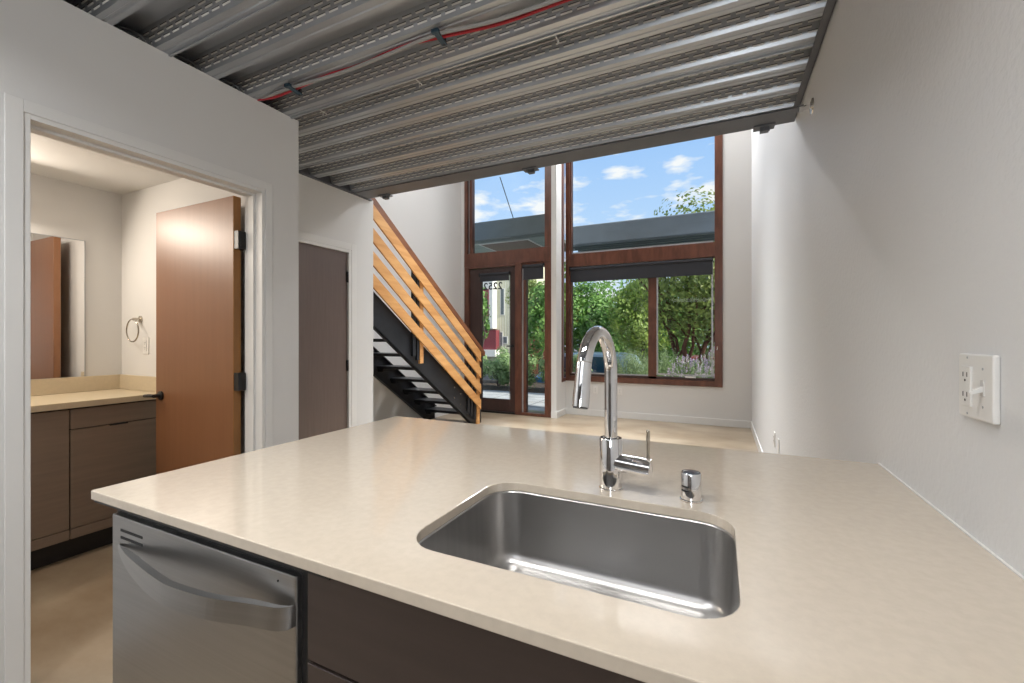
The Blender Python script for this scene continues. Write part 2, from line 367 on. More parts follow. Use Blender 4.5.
# ------------------------------------------------------------------ doors
d = thing('door_1', 'open reddish brown wooden bathroom door', 'door', kind='structure', loc=(XL-.165, 1.520, 0), rz=0)
MB().box(-.765, -.004, -.045, -.004, .012, 2.030).build('door_leaf', M['doorw'], d, bevel=.0015)
e = MB().box(-.0045, -.0015, -.045, -.004, .012, 2.030).build('edge_band', M['doore'], d)
for z in (.26, 1.02, 1.79):
    h = MB().box(-.0012, .036, -.042, -.001, z-.048, z+.048).tube([(.006, -.001, z-.05), (.006, -.001, z+.05)], .009, 10)
    h.build('hinge', M['blkpl'], d)
lv = MB().lathe([(.027, -.045), (.027, -.055), (.011, -.057), (.011, -.088)], (-.705, 0, .905), axis='y')
lv.tube(smooth_path([(-.705, -.085, .905), (-.74, -.086, .906), (-.785, -.084, .903), (-.825, -.078, .899)]), [.010]*20+[.009]*11, 10)
lv.build('door_handle', M['blkpl'], d)
d = thing('door_2', 'closed brown closet door', 'door', kind='structure', loc=(XP-.012, 0, 0))
MB().box(-.045, 0, PY0+.003, PY1-.034, .01, PZ-.028).build('door_leaf', M['doorp'], d, bevel=.001)
for z in (.26, 1.02, 1.78):
    MB().box(-.003, .010, PY1-.047, PY1-.026, z-.045, z+.045).tube([(.010, PY1-.036, z-.047), (.010, PY1-.036, z+.047)], .007, 8).build('hinge', M['blkpl'], d)

# entry: transom window, door, sidelight
FY0, FY1 = YD-.01, YD+.11
def frame(name, boxes, m, parent, bevel=.003):
    b = MB()
    for q in boxes: b.box(*q)
    return b.build(name, m, parent, bevel=bevel)
Zt0, Zt1 = 2.470, 2.695
win = thing('window_1', 'tall transom window over the entry door', 'window', kind='structure', loc=(0, 0, 0))
frame('window_frame', [(-3.985, -3.93, FY0, FY1, Zt1, 4.45), (-3.90, -3.845, FY0+.03, FY1, Zt1, 4.45), (-2.50, -2.385, FY0, FY1, Zt1, 4.45), (-3.93, -2.50, FY0, FY1, 4.35, 4.45)], M['wind'], win)
MB().box(-3.93, -3.90, FY0+.06, FY1, Zt1, 4.35).build('jamb_strip', M['alum'], win)  # grey strip stands in for bright reflections along the frame
frame('transom', [(-3.985, -2.385, FY0-.004, FY1, Zt0, Zt1)], M['wind'], win)
MB().box(-3.845, -2.50, YD+.05, YD+.056, Zt1, 4.35).build('glass', M['glass'], win)
ed = thing('door_3', 'mahogany entry door with a full glass pane', 'door', kind='structure', loc=(0, 0, 0))
frame('door_frame', [(-3.985, -3.90, FY0, FY1, 0, Zt0), (-3.02, -2.905, FY0, FY1, 0, Zt0), (-3.90, -3.02, FY0, FY1, Zt0-.035, Zt0)], M['wind'], ed)
b = [(-3.89, -3.66, YD+.025, YD+.07, .03, Zt0-.04), (-3.125, -3.025, YD+.025, YD+.07, .03, Zt0-.04), (-3.66, -3.125, YD+.025, YD+.07, .03, .235), (-3.66, -3.125, YD+.025, YD+.07, 2.30, Zt0-.04)]
lf = frame('door_leaf', b, M['windd'], ed)
MB().box(-3.66, -3.125, YD+.045, YD+.051, .235, 2.30).build('glass', M['glass'], ed)
MB().box(-3.90, -3.02, YD-.005, YD+.12, 0, .03).build('threshold', M['blkpl'], ed)
MB().lathe([(.024, YD+.024), (.024, YD+.012)], (-3.075, 0, 1.12), axis='y').tube([(-3.075, YD+.0, 1.12), (-3.17, YD-.005, 1.118)], .009, 8).tube([(-3.075, YD+.015, 1.12), (-3.075, YD-.004, 1.12)], .009, 8).build('door_handle', M['blkpl'], ed)
MB().tube([(-3.139, YD+.03, .24), (-3.139, YD+.03, 2.29)], .004, 6).build('glazing_bead', M['alum'], ed)
# house number on the glass, seen from behind
fc = bpy.data.curves.new('number', 'FONT'); fc.body = '2252'; fc.size = .165; fc.extrude = .001; fc.offset = .004; fc.space_character = 1.12
fo = bpy.data.objects.new('tmp', fc); COL.objects.link(fo)
bpy.context.view_layer.update()
me = bpy.data.meshes.new_from_object(fo.evaluated_get(bpy.context.evaluated_depsgraph_get()))
bpy.data.objects.remove(fo)
no = bpy.data.objects.new('house_number', me); COL.objects.link(no); me.materials.clear(); me.materials.append(M['blkpl'])
no.parent = ed; no.matrix_local = Matrix.Translation((-3.275, YD+.044, 2.072)) @ Matrix.Rotation(PI, 4, 'Z') @ Matrix.Rotation(PI/2, 4, 'X')
no['label'] = 'dark house number on the door glass, read from outside'
sl = thing('window_2', 'narrow sidelight window beside the entry door', 'window', kind='structure', loc=(0, 0, 0))
frame('window_frame', [(-2.50, -2.385, FY0, FY1, 0, Zt0), (-2.905, -2.50, FY0, FY1, 0, .045), (-2.905, -2.50, FY0+.02, FY1, Zt0-.035, Zt0), (-2.880, -2.835, FY0+.03, FY1, .045, Zt0-.035)], M['wind'], sl)
MB().box(-2.905, -2.880, FY0+.03, FY1, .045, Zt0-.035).build('jamb_strip', M['alum'], sl)
MB().box(-2.835, -2.50, YD+.05, YD+.056, .045, Zt0-.035).build('glass', M['glass'], sl)
# entry blinds (rolled up)
def blind(x0, x1, y, z0, z1, label):
    t = thing('roller_blind', label, 'blind', 'charcoal roller blinds', (0, y, 0))
    MB().tube([(x0+.01, 0, z1-.028), (x1-.01, 0, z1-.028)], .026, 16).build('roll', M['blind'], t)
    MB().box(x0+.012, x1-.012, -.008, -.006, z0+.01, z1-.05).box(x0+.012, x1-.012, -.013, -.001, z0, z0+.02).build('fabric', M['blind'], t)
    for x in (x0, x1-.006): MB().box(x, x+.006, -.03, .025, z1-.06, z1).build('bracket', M['blkpl'], t)
blind(-3.68, -3.11, YD-.012, 2.20, 2.345, 'charcoal roller blind rolled up on the entry door')
blind(-2.88, -2.51, YD-.0, 2.19, 2.435, 'charcoal roller blind rolled up over the narrow sidelight')

# big window
wn = thing('window_3', 'large mahogany framed window of the living area', 'window', kind='structure', loc=(0, 0, 0))
G0, G1 = YW-.02, YW+.10
frame('window_frame', [(WX1-.105, WX1, G0, G1, WZ0, WZ1), (-2.30, -2.235, G0-.0, G1, WZ0, WZ1), (-2.235, WX1-.105, G0, G1, WZ0, WZ0+.085), (-2.235, WX1-.105, G0, G1, WZ1-.1, WZ1)], M['wind'], wn)
frame('transom', [(-2.235, WX1-.105, G0-.004, G1, 2.415, 2.625)], M['wind'], wn)
frame('mullion', [(-.988, -.868, G0+.03, G1, WZ0+.085, 2.415)], M['wind'], wn)
frame('inner_sill', [(-2.235, WX1-.105, G0+.03, G1, WZ0+.085, WZ0+.12)], M['windd'], wn)
frame('jamb', [(-2.235, -2.205, G0+.03, G1, WZ0+.12, WZ1-.1)], M['wind'], wn)
frame('corner_jamb', [(-2.36, -2.288, 6.655, 6.70, .54, WZ1), (-2.36, -2.293, 6.70, 6.85, .54, .60), (-2.36, -2.315, 6.72, 6.85, .60, WZ1)], M['wind'], wn)
MB().box(-2.310, -2.303, 6.735, 6.765, .60, WZ1).build('corner_strip', M['alum'], wn)
sc_ = MB(); zb, zt = WZ0+.145, 2.40
sc_.box(-.868, -.845, G0+.035, G0+.055, zb, zt).box(-.112, -.088, G0+.035, G0+.055, zb, zt).box(-.845, -.112, G0+.035, G0+.055, zb, zb+.022).box(-.845, -.112, G0+.035, G0+.055, zt-.022, zt)
sc_.box(-2.205, -.988, G0+.045, G0+.065, WZ0+.12, WZ0+.140)
sc_.build('screen_frame', M['alum'], wn)
MB().box(-.46, -.32, G0+.012, G0+.034, WZ0+.118, WZ0+.142).tube([(-.36, G0+.01, WZ0+.13), (-.32, G0-.01, WZ0+.12)], .005, 6).build('crank', M['plate'], wn)
MB().box(-.095, -.08, G0-.012, G0+.0, .72, .80).build('latch', M['alum'], wn)
MB().box(-.040, -.030, G0-.010, G0, 1.08, 1.13).build('catch', M['nickel'], wn)
MB().box(-2.205, -.988, YW+.055, YW+.061, WZ0+.12, 2.415).box(-.868, -.085, YW+.055, YW+.061, WZ0+.12, 2.415).box(-2.205, -.07, YW+.055, YW+.061, 2.625, WZ1-.1).build('glass', M['glass'], wn)
struct('trim_5', MB().box(-2.235, -.088, YW+.04, YW+.054, 2.625, 2.66), M['alum'], 'pale strip at the foot of the upper glass')
blind(-2.225, -.085, YW-.0, 2.165, 2.412, 'wide charcoal roller blind at the head of the big window')

# ------------------------------------------------------------------ staircase
st = thing('staircase', 'black steel open riser staircase with honey wood slat railing', 'staircase', loc=(-3.62, 5.6, 0))
ox, oy = -3.62, 5.6
sl_ = .692
def zs(y): return (CH+.466) - sl_*(y-3.409)      # top edge of the stringer
def stringer(x0, x1, flange):
    yA, yB = 5.62, 2.15
    zlow = lambda y: zs(y)-.355
    yl = 3.409+(CH+.466-.355)/sl_                 # lower edge meets the floor
    b = MB()
    b.prism([(yB-oy, zlow(yB)), (yB-oy, zs(yB)), (yA-oy, zs(yA)), (yA-oy, 0.0), (min(yl, yA)-oy, 0.0)], x0-ox, x1-ox, 'x')
    for dz0, dz1 in ((-.012, 0), (-.355, -.343)):
        yy = yA if dz0 > -.1 else min(yl, yA)
        b.prism([(yB-oy, zs(yB)+dz0), (yB-oy, zs(yB)+dz1), (yy-oy, zs(yy)+dz1), (yy-oy, zs(yy)+dz0)], min(x0, flange)-ox, max(x1, flange)-ox, 'x')
    return b
stringer(-3.206, -3.198, -3.245).build('stringer', M['blk'], st)
stringer(-4.035, -4.027, -3.99).build('stringer', M['blk'], st)
for k in range(13):
    z = .178*(k+1); yb = 5.36-.2572*k
    t = MB().box(-4.02-ox, -3.215-ox, yb-oy, yb+.255-oy, z-.036, z).box(-3.30-ox, -3.215-ox, yb+.02-oy, yb+.25-oy, z-.075, z-.036).box(-4.02-ox, -3.93-ox, yb+.02-oy, yb+.25-oy, z-.075, z-.036)
    t.build('tread', M['blk'], st, bevel=.003)
sr = .71
def rail(y, z557): return z557*.986 + sr*(5.492-y)
for zb_ in (-.329, -.570, -.807, -1.034):
    ya, yb = 5.535, 3.0; h = .142
    z1, z2 = rail(ya, zb_)+CH, rail(yb, zb_)+CH
    MB().prism([(ya-oy, z1), (ya-oy, z1+h), (yb-oy, z2+h), (yb-oy, z2)], -3.166-ox, -3.146-ox, 'x').build('rail_board', M['fir'], st, bevel=.002)
ya, yb = 5.68, 2.95
z1, z2 = rail(ya, -.186)+CH, rail(yb, -.186)+CH
MB().prism([(ya-oy, z1+.04), (ya-oy, z1+.105), (yb-oy, z2+.105), (yb-oy, z2)], -3.240-ox, -3.160-ox, 'x').build('handrail', M['firshade'], st, bevel=.003)
for y0, y1 in ((4.0, 4.05), (4.075, 4.115), (5.21, 5.25), (5.29, 5.34), (5.38, 5.43)):
    zb_ = max(0, zs(y0)-.27); b = MB().prism([(y0-oy, zb_), (y1-oy, zb_), (y1-oy, rail(y1, -.19)+CH), (y0-oy, rail(y0, -.19)+CH)], -3.197-ox, -3.169-ox, 'x')
    b.build('steel_post', M['blk'], st)
for y0, y1, zz in ((4.13, 4.195, .955), (5.46, 5.535, 0.0)):
    MB().prism([(y0-oy, zz), (y1-oy, zz), (y1-oy, rail(y1, -.19)+CH), (y0-oy, rail(y0, -.19)+CH)], -3.197-ox, -3.168-ox, 'x').build('wood_post', M['fir'], st, bevel=.003)
for y in (4.9, 5.05, 5.2):
    for dz in (-.10, -.24): MB().lathe([(.009, 0), (.009, .005)], (-3.198-ox, y-oy, zs(y)+dz), n=6, axis='x').build('bolt', M['nickel'], st)

# ------------------------------------------------------------------ peninsula
CT = .913; NY = .477; FY = 1.513; LX = -1.29
def rrect(x0, x1, y0, y1, r, n=8):
    pts = []
    for cx, cy, a0 in ((x1-r, y1-r, 0), (x0+r, y1-r, 90), (x0+r, y0+r, 180), (x1-r, y0+r, 270)):
        for i in range(n+1):
            t = math.radians(a0+90*i/n); pts.append((cx+r*math.cos(t), cy+r*math.sin(t)))
    return pts
SX0, SX1, SY0, SY1, SR = -.488, .024, .583, .945, .066
def slab_with_hole(outer, inner, z0, z1):
    b = MB(); n, m = len(outer), len(inner)
    allp = outer+inner
    tri = tessellate_polygon([[Vector((*p, 0)) for p in outer], [Vector((*p, 0)) for p in inner]])
    vs = [(x, y, z1) for x, y in allp]+[(x, y, z0) for x, y in allp]; N = n+m
    fs = [tuple(t) for t in tri]+[tuple(N+i for i in reversed(t)) for t in tri]
    fs += [(i, (i+1) % n, N+(i+1) % n, N+i) for i in range(n)]
    fs += [(n+i, n+(i+1) % m, N+n+(i+1) % m, N+n+i) for i in range(m)]
    return b.add(vs, fs)
outer = [(LX+.004, NY), (XR-.001, NY), (XR-.001, FY), (LX+.012, FY), (LX+.0035, FY-.0035), (LX, FY-.012), (LX, NY+.004)]
ct = slab_with_hole(outer, rrect(SX0, SX1, SY0, SY1, SR), CT-.020, CT).build('countertop', M['quartz'], None, bevel=.0018, seg=2)
tag(ct, 'beige polished quartz peninsula countertop with a cut-out for the sink', 'countertop')
# caulk line at the wall
tag(MB().box(XR-.004, XR, NY, FY, CT, CT+.003).build('caulk_bead', M['trimw']), 'thin white caulk bead between countertop and right wall', 'caulk')
# sink
sk = thing('kitchen_sink', 'undermount brushed stainless single bowl sink in the beige countertop', 'sink', loc=(-.232, .764, CT-.21))
def ring(off, z, r): return [(x+.232, y-.764, z-(CT-.21)) for x, y in rrect(SX0-off, SX1+off, SY0-off, SY1+off, max(.008, r))]
rings = [ring(.030, CT-.0215, SR+.03), ring(.003, CT-.0215, SR+.003), ring(.001, CT-.024, SR+.001), ring(-.004, CT-.155, SR-.004)]
for i in range(1, 7):
    a = i/6*PI/2; rings.append(ring(-.004-.035*(1-math.cos(a)), CT-.155-.035*math.sin(a), SR-.004-.02*(1-math.cos(a))))
rings.append(ring(-.10, CT-.193, .03)); rings.append(ring(-.165, CT-.195, .01))
b = MB(); n = len(rings[0]); vs = [p for r_ in rings for p in r_]; fs = []
for i in range(len(rings)-1):
    for k in range(n): fs.append((i*n+k, i*n+(k+1) % n, (i+1)*n+(k+1) % n, (i+1)*n+k))
fs.append(tuple((len(rings)-1)*n+k for k in range(n)))
b.add(vs, fs, 0, True)
bo = b.build('bowl', M['sinkst'], sk)
so = bo.modifiers.new('solid', 'SOLIDIFY'); so.thickness = .0012; so.offset = 1
MB().lathe([(.055, .016), (.055, .019), (.045, .019), (.040, .0165)], (0, .0, 0), 32).build('drain', M['chrome'], sk)
# faucet
fx, fy = -.227, 1.003
fa = thing('kitchen_faucet', 'chrome gooseneck pull-down kitchen faucet behind the sink', 'faucet', loc=(fx, fy, CT))
MB().lathe([(.0270, 0), (.0270, .003), (.0258, .004), (.0258, .114), (.0243, .1165), (.019, .1165), (.019, .114)], n=40).build('body', M['chrome'], fa)
ang = math.radians(3); ddx, ddy = -math.sin(ang), -math.cos(ang)
R = .096; zc = .262
path = [(0, 0, .108), (0, 0, .2), (0, 0, zc)]
for i in range(1, 19):
    a = math.radians(i*9.2); q = R-R*math.cos(a); path.append((ddx*q, ddy*q, zc+R*math.sin(a)))
MB().tube(path, .0145, 24).build('neck', M['chrome'], fa)
p1 = Vector(path[-1]); a = math.radians(18*9.2); tdir = Vector((ddx*math.sin(a), ddy*math.sin(a), math.cos(a)))
MB().tube([p1-tdir*.012, p1, p1+tdir*.004, p1+tdir*.06, p1+tdir*.073], [.0147, .0149, .0150, .0162, .0158], 24).build('spray_head', M['chrome'], fa)
MB().tube([p1+tdir*.073, p1+tdir*.075], .0140, 24).build('aerator', M['blkpl'], fa)
MB().tube([p1-tdir*.0135, p1-tdir*.012], .0150, 24).build('seam_ring', M['nickel'], fa)
hv = MB().tube([(.012, -.002, .062), (.050, -.006, .060), (.0502, -.006, .060)], [.021, .021, .0195], 24).tube([(.051, -.006, .060), (.090, -.010, .058), (.0905, -.010, .058)], [.0215, .0215, .019], 24)
hv.build('valve', M['chrome'], fa)
hd_ = MB().tube([(.084, -.009, .070), (.084, -.010, .141), (.084, -.010, .143)], [.0043, .0043, .003], 12)
hd_.build('lever_handle', M['nickel'], fa)
MB().lathe([(.003, -.0005), (.003, .0006)], (.0125, -.0185, .092), n=10, axis='y').build('index_dot', M['blkpl'], fa)
# air gap
ag = thing('air_gap_cap', 'small round chrome air gap cap to the right of the faucet', 'air gap', loc=(-.056, 1.003, CT))
MB().lathe([(.0225, 0), (.0225, .003), (.0205, .004), (.0205, .057), (.019, .0595), (.016, .0595), (.015, .0585)], n=40).build('cap', M['chrome'], ag)
MB().lathe([(.0225, 0), (.0225, .0022)], n=32).build('gasket', mat('bronze gasket', (.12, .06, .03), .5), ag)
for dz in (.021, .030):
    vs = []; 
    for a in range(-150, -95, 6):
        t = math.radians(a); vs += [(.0208*math.cos(t), .0208*math.sin(t), dz), (.0208*math.cos(t), .0208*math.sin(t), dz+.0035)]
    k = len(vs)//2
    MB().add(vs, [(2*i, 2*i+2, 2*i+3, 2*i+1) for i in range(k-1)]).build('vent_slot', M['dark'], ag)
# dishwasher
FA = .497
dw = thing('dishwasher', 'stainless steel dishwasher under the left end of the countertop', 'dishwasher', loc=(-.94, FA, 0))
MB().box(-.300, .300, .03, .59, .02, .865).build('tub', M['blkpl'], dw)
MB().box(-.301, .304, 0, .03, .11, .862).build('door_panel', M['steel'], dw, bevel=.003)
MB().box(-.301, .324, .012, .04, .10, .881).build('black_surround', M['blkpl'], dw)
MB().box(-.29, .30, .06, .10, .0, .10).build('kick_plate', M['blkpl'], dw)
hb = MB(); KP = [(-.274, .000, .003), (-.24, .012, .010), (-.17, .031, .022), (-.078, .049, .033), (.0, .060, .036), (.054, .063, .036), (.15, .054, .036), (.2265, .035, .036), (.278, .024, .037), (.298, .013, .037), (.303, .001, .037)]
sec = []
for i in range(len(KP)-1):
    for j in range(5 if i < len(KP)-2 else 6):
        t = j/5; a_ = KP[max(i-1, 0)]; b_ = KP[i]; c_ = KP[i+1]; d_ = KP[min(i+2, len(KP)-1)]
        x, bow, hh = [0.5*(2*b_[q]+(c_[q]-a_[q])*t+(2*a_[q]-5*b_[q]+4*c_[q]-d_[q])*t*t+(3*b_[q]-a_[q]-3*c_[q]+d_[q])*t**3) for q in range(3)]
        th_ = min(.016, .002+.4*bow); zc_ = .798
        yy = -.001-bow
        sec.append([(x, yy, zc_-hh/2), (x, yy+.003, zc_+hh/2), (x, yy+th_, zc_+hh/2), (x, yy+th_, zc_-hh/2)])
vs = [p for s_ in sec for p in s_]; fs = []; NN = len(sec)-1
for i in range(NN):
    for k in range(4): fs.append((i*4+k, i*4+(k+1) % 4, i*4+4+(k+1) % 4, i*4+4+k))
fs += [(3, 2, 1, 0), (NN*4, NN*4+1, NN*4+2, NN*4+3)]
hb.add(vs, fs)
hb.build('handle', M['steel'], dw, bevel=.002)
for z in (.8135, .8295):
    MB().box(-.262, -.172, -.0008, .002, z, z+.0055).build('vent_slot', M['dark'], dw)
MB().lathe([(.002, -.001), (.002, .001)], (.26, 0, .845), n=8, axis='y').build('indicator_light', M['dark'], dw)
# sub-top strip, cabinets
tag(MB().box(LX-.006, SX0-.06, NY+.010, 1.095, CT-.0305, CT-.0205).build('mounting_strip', M['blkpl']), 'black support strip under the left end of the countertop', 'support strip')
cb = thing('base_cabinet', 'dark brown base cabinet under the sink', 'cabinet', loc=(-.11, FA, 0))
c0, c1 = -.612+.11, XR-.003+.11
g = MB().box(c0, c1, .58, .60, .10, .875).box(c0, c0+.018, .022, .58, .10, .875).box(c1-.018, c1, .022, .58, .10, .875).box(c0+.018, c1-.018, .022, .58, .10, .118)
g.build('carcass', M['cab'], cb)
MB().box(c0+.004, c1-.002, 0, .020, .734, .880).build('drawer_front', M['cab'], cb, bevel=.001)
xm = (c0+c1)/2
for a_, b_ in ((c0+.004, xm-.002), (xm+.002, c1-.002)): MB().box(a_, b_, 0, .020, .112, .728).build('door_front', M['cab'], cb, bevel=.001)
MB().box(c0, c1, .05, .07, 0, .10).build('kick_plate', M['blkpl'], cb)
tag(MB().box(-1.262, XR-.002, 1.10, 1.125, 0, CT-.022).box(-1.262, -1.247, .515, 1.10, 0, CT-.0315).build('peninsula_panel', M['cab']), 'brown panel closing the end and back of the peninsula', 'panel')

# ------------------------------------------------------------------ switches and outlets
def socket_parts(t, y, z, s=1.0):
    """duplex outlet on a wall facing -x, in local coords (x out = -)"""
    s = .003 if s == .003 else 0
    b = MB().box(-.0095-s, -.006-s, y-.0165, y+.0165, z-.034, z+.034)
    b.build('outlet', M['plate'], t, bevel=.001)
    d_ = MB()
    for dz in (-.017, .017):
        for dy in (-.0065, .0065): d_.box(-.0100-s, -.0093-s, y+dy-.001, y+dy+.001, z+dz-.001, z+dz+.007)
        d_.lathe([(.0022, -.0100-s), (.0022, -.0093-s)], (0, y, z+dz-.007), n=8, axis='x')
    d_.build('sockets', M['dark'], t)
sp = thing('switch_plate', 'white two gang plate with an outlet and a toggle switch on the right wall', 'switch', loc=(XR, .9935, CH-.0825))
MB().box(-.0095, 0, -.0545, .0545, -.0545, .0545).build('cover_plate', M['plate'], sp, bevel=.003, seg=3)
socket_parts(sp, .0235, -.001, .003)
MB().box(-.0110, -.009, -.0305, -.0205, -.013, .013).build('switch_slot', mat('switch slot grey', (.58, .57, .56), .5), sp)
MB().prism([(-.0095, .004), (-.0095, -.006), (-.0265, -.0115), (-.0270, -.0070)], -.0215, -.0295, 'y').build('toggle', M['plate'], sp, bevel=.001)
for y, zz in ((.0235, .048), (.0235, -.048), (-.0255, .031), (-.0255, -.031)): MB().lathe([(.0022, -.0101), (.0022, -.0090)], (0, y, zz), n=8, axis='x').build('screw', M['alum'], sp)
for y, lb in ((4.03, 'white wall outlet low on the right wall, nearer the window'), (3.77, 'white blank cover low on the right wall, nearer the countertop')):
    t = thing('wall_outlet', lb, 'outlet', 'plates low on the right wall', (XR, y, CH-.81))
    MB().box(-.006, 0, -.036, .036, -.0575, .0575).build('cover_plate', M['plate'], t, bevel=.002)
    if y > 4: socket_parts(t, 0, 0)
for x, lb in ((-1.415, 'white wall outlet below the big window, beside the faucet in view'), (-1.80, 'white wall outlet below the big window, seen through the faucet arch')):
    t = thing('wall_outlet', lb, 'outlet', 'plates below the big window', (x, YW, CH-.84), rz=PI/2)
    MB().box(-.006, 0, -.036, .036, -.0575, .0575).build('cover_plate', M['plate'], t, bevel=.002)
    socket_parts(t, 0, 0)
t = thing('wall_outlet', 'white outlet on the bathroom end wall above the vanity', 'outlet', loc=(-3.53, 1.6, CH-.055), rz=PI/2)
MB().box(-.006, 0, -.036, .036, -.0575, .0575).build('cover_plate', M['plate'], t, bevel=.002); socket_parts(t, 0, 0)

# ------------------------------------------------------------------ bathroom
v = thing('vanity_cabinet', 'taupe bathroom vanity cabinet with flat fronts', 'cabinet', loc=(-3.3, 0, 0))
MB().box(-.555, -.022, -.6, 1.598, .12, .855).build('carcass', M['blk'], v)
MB().box(-.555, -.06, -.6, 1.598, 0, .12).build('kick_plate', M['blkpl'], v)
for y0, y1 in ((-.45, .33), (.336, 1.131)):
    MB().box(-.02, 0, y0, y1, .182, .853).build('door_front', M['cabb'], v, bevel=.0015)
    MB().box(-.02, 0, y0, y1, .122, .178).build('base_front', M['cabb'], v, bevel=.0015)
MB().box(-.02, 0, 1.137, 1.595, .742, .853).build('drawer_front', M['cabb'], v, bevel=.0015)
q = MB().box(-.02, 0, 1.137, 1.595, .182, .736).build('door_front', M['cabb'], v, bevel=.0015)
MB().box(-.01, .0015, 1.31, 1.40, .731, .742).build('finger_pull', M['dark'], q)
MB().box(-.02, 0, 1.137, 1.595, .122, .178).build('base_front', M['cabb'], v, bevel=.0015)
tag(MB().box(-3.858, -3.282, -.6, 1.598, .862, .897).build('bathroom_countertop', M['quartz_b'], bevel=.002), 'cream quartz vanity top in the bathroom', 'countertop')
tag(MB().box(-3.859, -3.840, -.6, 1.599, .898, .998).box(-3.840, -3.29, 1.580, 1.599, .898, .998).build('backsplash', M['quartz_b'], bevel=.0015), 'low cream backsplash behind the vanity top', 'backsplash')
mr_ = thing('bathroom_mirror', 'frameless rectangular mirror above the vanity', 'mirror', loc=(-3.859, .75, 0))
MB().box(0, .005, -.65, .648, 1.0, 1.908).build('mirror_glass', M['mirror'], mr_)
MB().box(0, .0065, .646, .651, 1.0, 1.910).box(0, .0065, -.65, .648, 1.907, 1.911).build('edge_trim', M['alum'], mr_)
tr = thing('towel_ring', 'round brushed nickel towel ring on the bathroom end wall', 'towel ring', loc=(-3.60, 1.6, CH+.125))
MB().lathe([(.024, 0), (.024, -.008), (.010, -.012), (.010, -.045)], axis='y').build('mount', M['nickel'], tr)
rg = [(.077*math.sin(2*PI*i/40)-.012, -.043, -.077+.077*math.cos(2*PI*i/40)) for i in range(41)]
MB().tube(rg, .0045, 10, cap=False).build('ring', M['nickel'], tr)
vl = thing('vanity_light', 'wall light bar above the bathroom mirror', 'light', loc=(-3.859, .86, 2.10))
MB().box(0, .03, -.22, .22, -.03, .03).build('back_plate', M['nickel'], vl)
MB().tube([(.06, -.22, 0), (.06, .22, 0)], .03, 16).build('diffuser', M['lamp'], vl)

# ------------------------------------------------------------------ outside
struct('ground_patio', MB().box(-9, 3.5, 6.95, 9.45, -.16, -.04), M['patio'], 'pale concrete patio outside the entry', cat='ground')
struct('ground_bed', MB().box(-9, 3.5, 9.45, 11.6, -.9, -.03).box(-2.9, 3.0, 7.6, 9.45, -.10, -.02), M['soil'], 'planting bed beyond the patio', cat='ground')
struct('ground_street', MB().box(-45, 30, 11.6, 80, -1.05, -.9), M['asph'], 'street beyond the planting', cat='ground')
jo = MB()
for y in (7.5, 8.1, 8.75): jo.box(-9, -2.9, y, y+.012, -.0405, -.0385)
for x in (-3.3, -4.4, -5.5): jo.box(x, x+.012, 6.96, 9.44, -.0405, -.0385)
struct('ground_joints', jo, M['dark'], 'joints scored in the patio concrete', cat='ground')

def rnd_dir():
    while True:
        a = Vector((random.uniform(-1, 1), random.uniform(-1, 1), random.uniform(-1, 1)))
        if .05 < a.length < 1: return a.normalized()
def leaves(c, rad, n, size, hollow=.55, lobes=7, long=1.6):
    """leaf cloud of n folded blades gathered in lobes within an ellipsoid"""
    b = MB(); C = Vector(c); Rv = Vector(rad)
    cen = []
    for i in range(lobes):
        d_ = rnd_dir(); q = random.uniform(.35, .72); cen.append((Vector((d_.x*Rv.x*q, d_.y*Rv.y*q, d_.z*Rv.z*q)), random.uniform(.38, .6)))
    cen.append((Vector((0, 0, 0)), .7))
    for i in range(n):
        cc, s_ = random.choice(cen); d_ = rnd_dir(); q = random.uniform(hollow, 1)**.6
        p = C + cc + Vector((d_.x*Rv.x, d_.y*Rv.y, d_.z*Rv.z))*s_*q
        a = rnd_dir(); u = (a - d_*a.dot(d_)); 
        if u.length < .1: continue
        u.normalize(); w_ = d_.cross(u); u = (u + d_*random.uniform(-.5, .5)).normalized()
        L_ = size*random.uniform(.7, 1.3); W = L_/long
        b.add([p-u*L_*.5, p+w_*W*.5+d_*W*.15, p+u*L_*.5, p-w_*W*.5+d_*W*.15], [(0, 1, 2), (0, 2, 3)])
    return b
def limb(b, p0, p1, r0, r1, wob=.12, n=6):
    P0, P1 = Vector(p0), Vector(p1); L_ = (P1-P0).length; pts = []; rr = []
    for i in range(n+1):
        t = i/n; p = P0.lerp(P1, t)
        if 0 < i < n: p += rnd_dir()*wob*L_*.3
        pts.append(p); rr.append(r0+(r1-r0)*t)
    b.tube(pts, rr, 7)
def tree(x, y, base, trunk_h, cz, rad, n, size, leaf, bark, label, group=None, multi=1, lobes=9, tr=.14):
    t = thing('tree', label, 'tree', group, (x, y, base))
    tb = MB()
    for i in range(multi):
        a = 2*PI*i/max(1, multi)+.5; s_ = 0 if multi == 1 else 1
        top = (math.cos(a)*rad[0]*.35*s_, math.sin(a)*rad[1]*.35*s_, cz-base)
        limb(tb, (math.cos(a)*.08*s_, math.sin(a)*.08*s_, 0), top, tr/(1+.4*s_), .03)
        for j in range(3):
            a2 = a+random.uniform(-1.4, 1.4); z_ = (cz-base)*random.uniform(.35, .7)
            limb(tb, (top[0]*z_/(cz-base), top[1]*z_/(cz-base), z_), (math.cos(a2)*rad[0]*.7, math.sin(a2)*rad[1]*.7, cz-base+random.uniform(-.2, .5)*rad[2]), tr*.35, .015)
    tb.build('trunk', M[bark], t)
    leaves((0, 0, cz-base), rad, n, size, lobes=lobes).build('foliage', M[leaf], t)
    return t
BG = 'trees along the street'
tree(-.72, 12.3, -.9, 1.5, 2.75, (2.0, 1.5, 2.05), 10000, .115, 'leafd', 'bark', 'olive green tree with a twisted red brown trunk in the right sash', BG, multi=3, lobes=18, tr=.12)
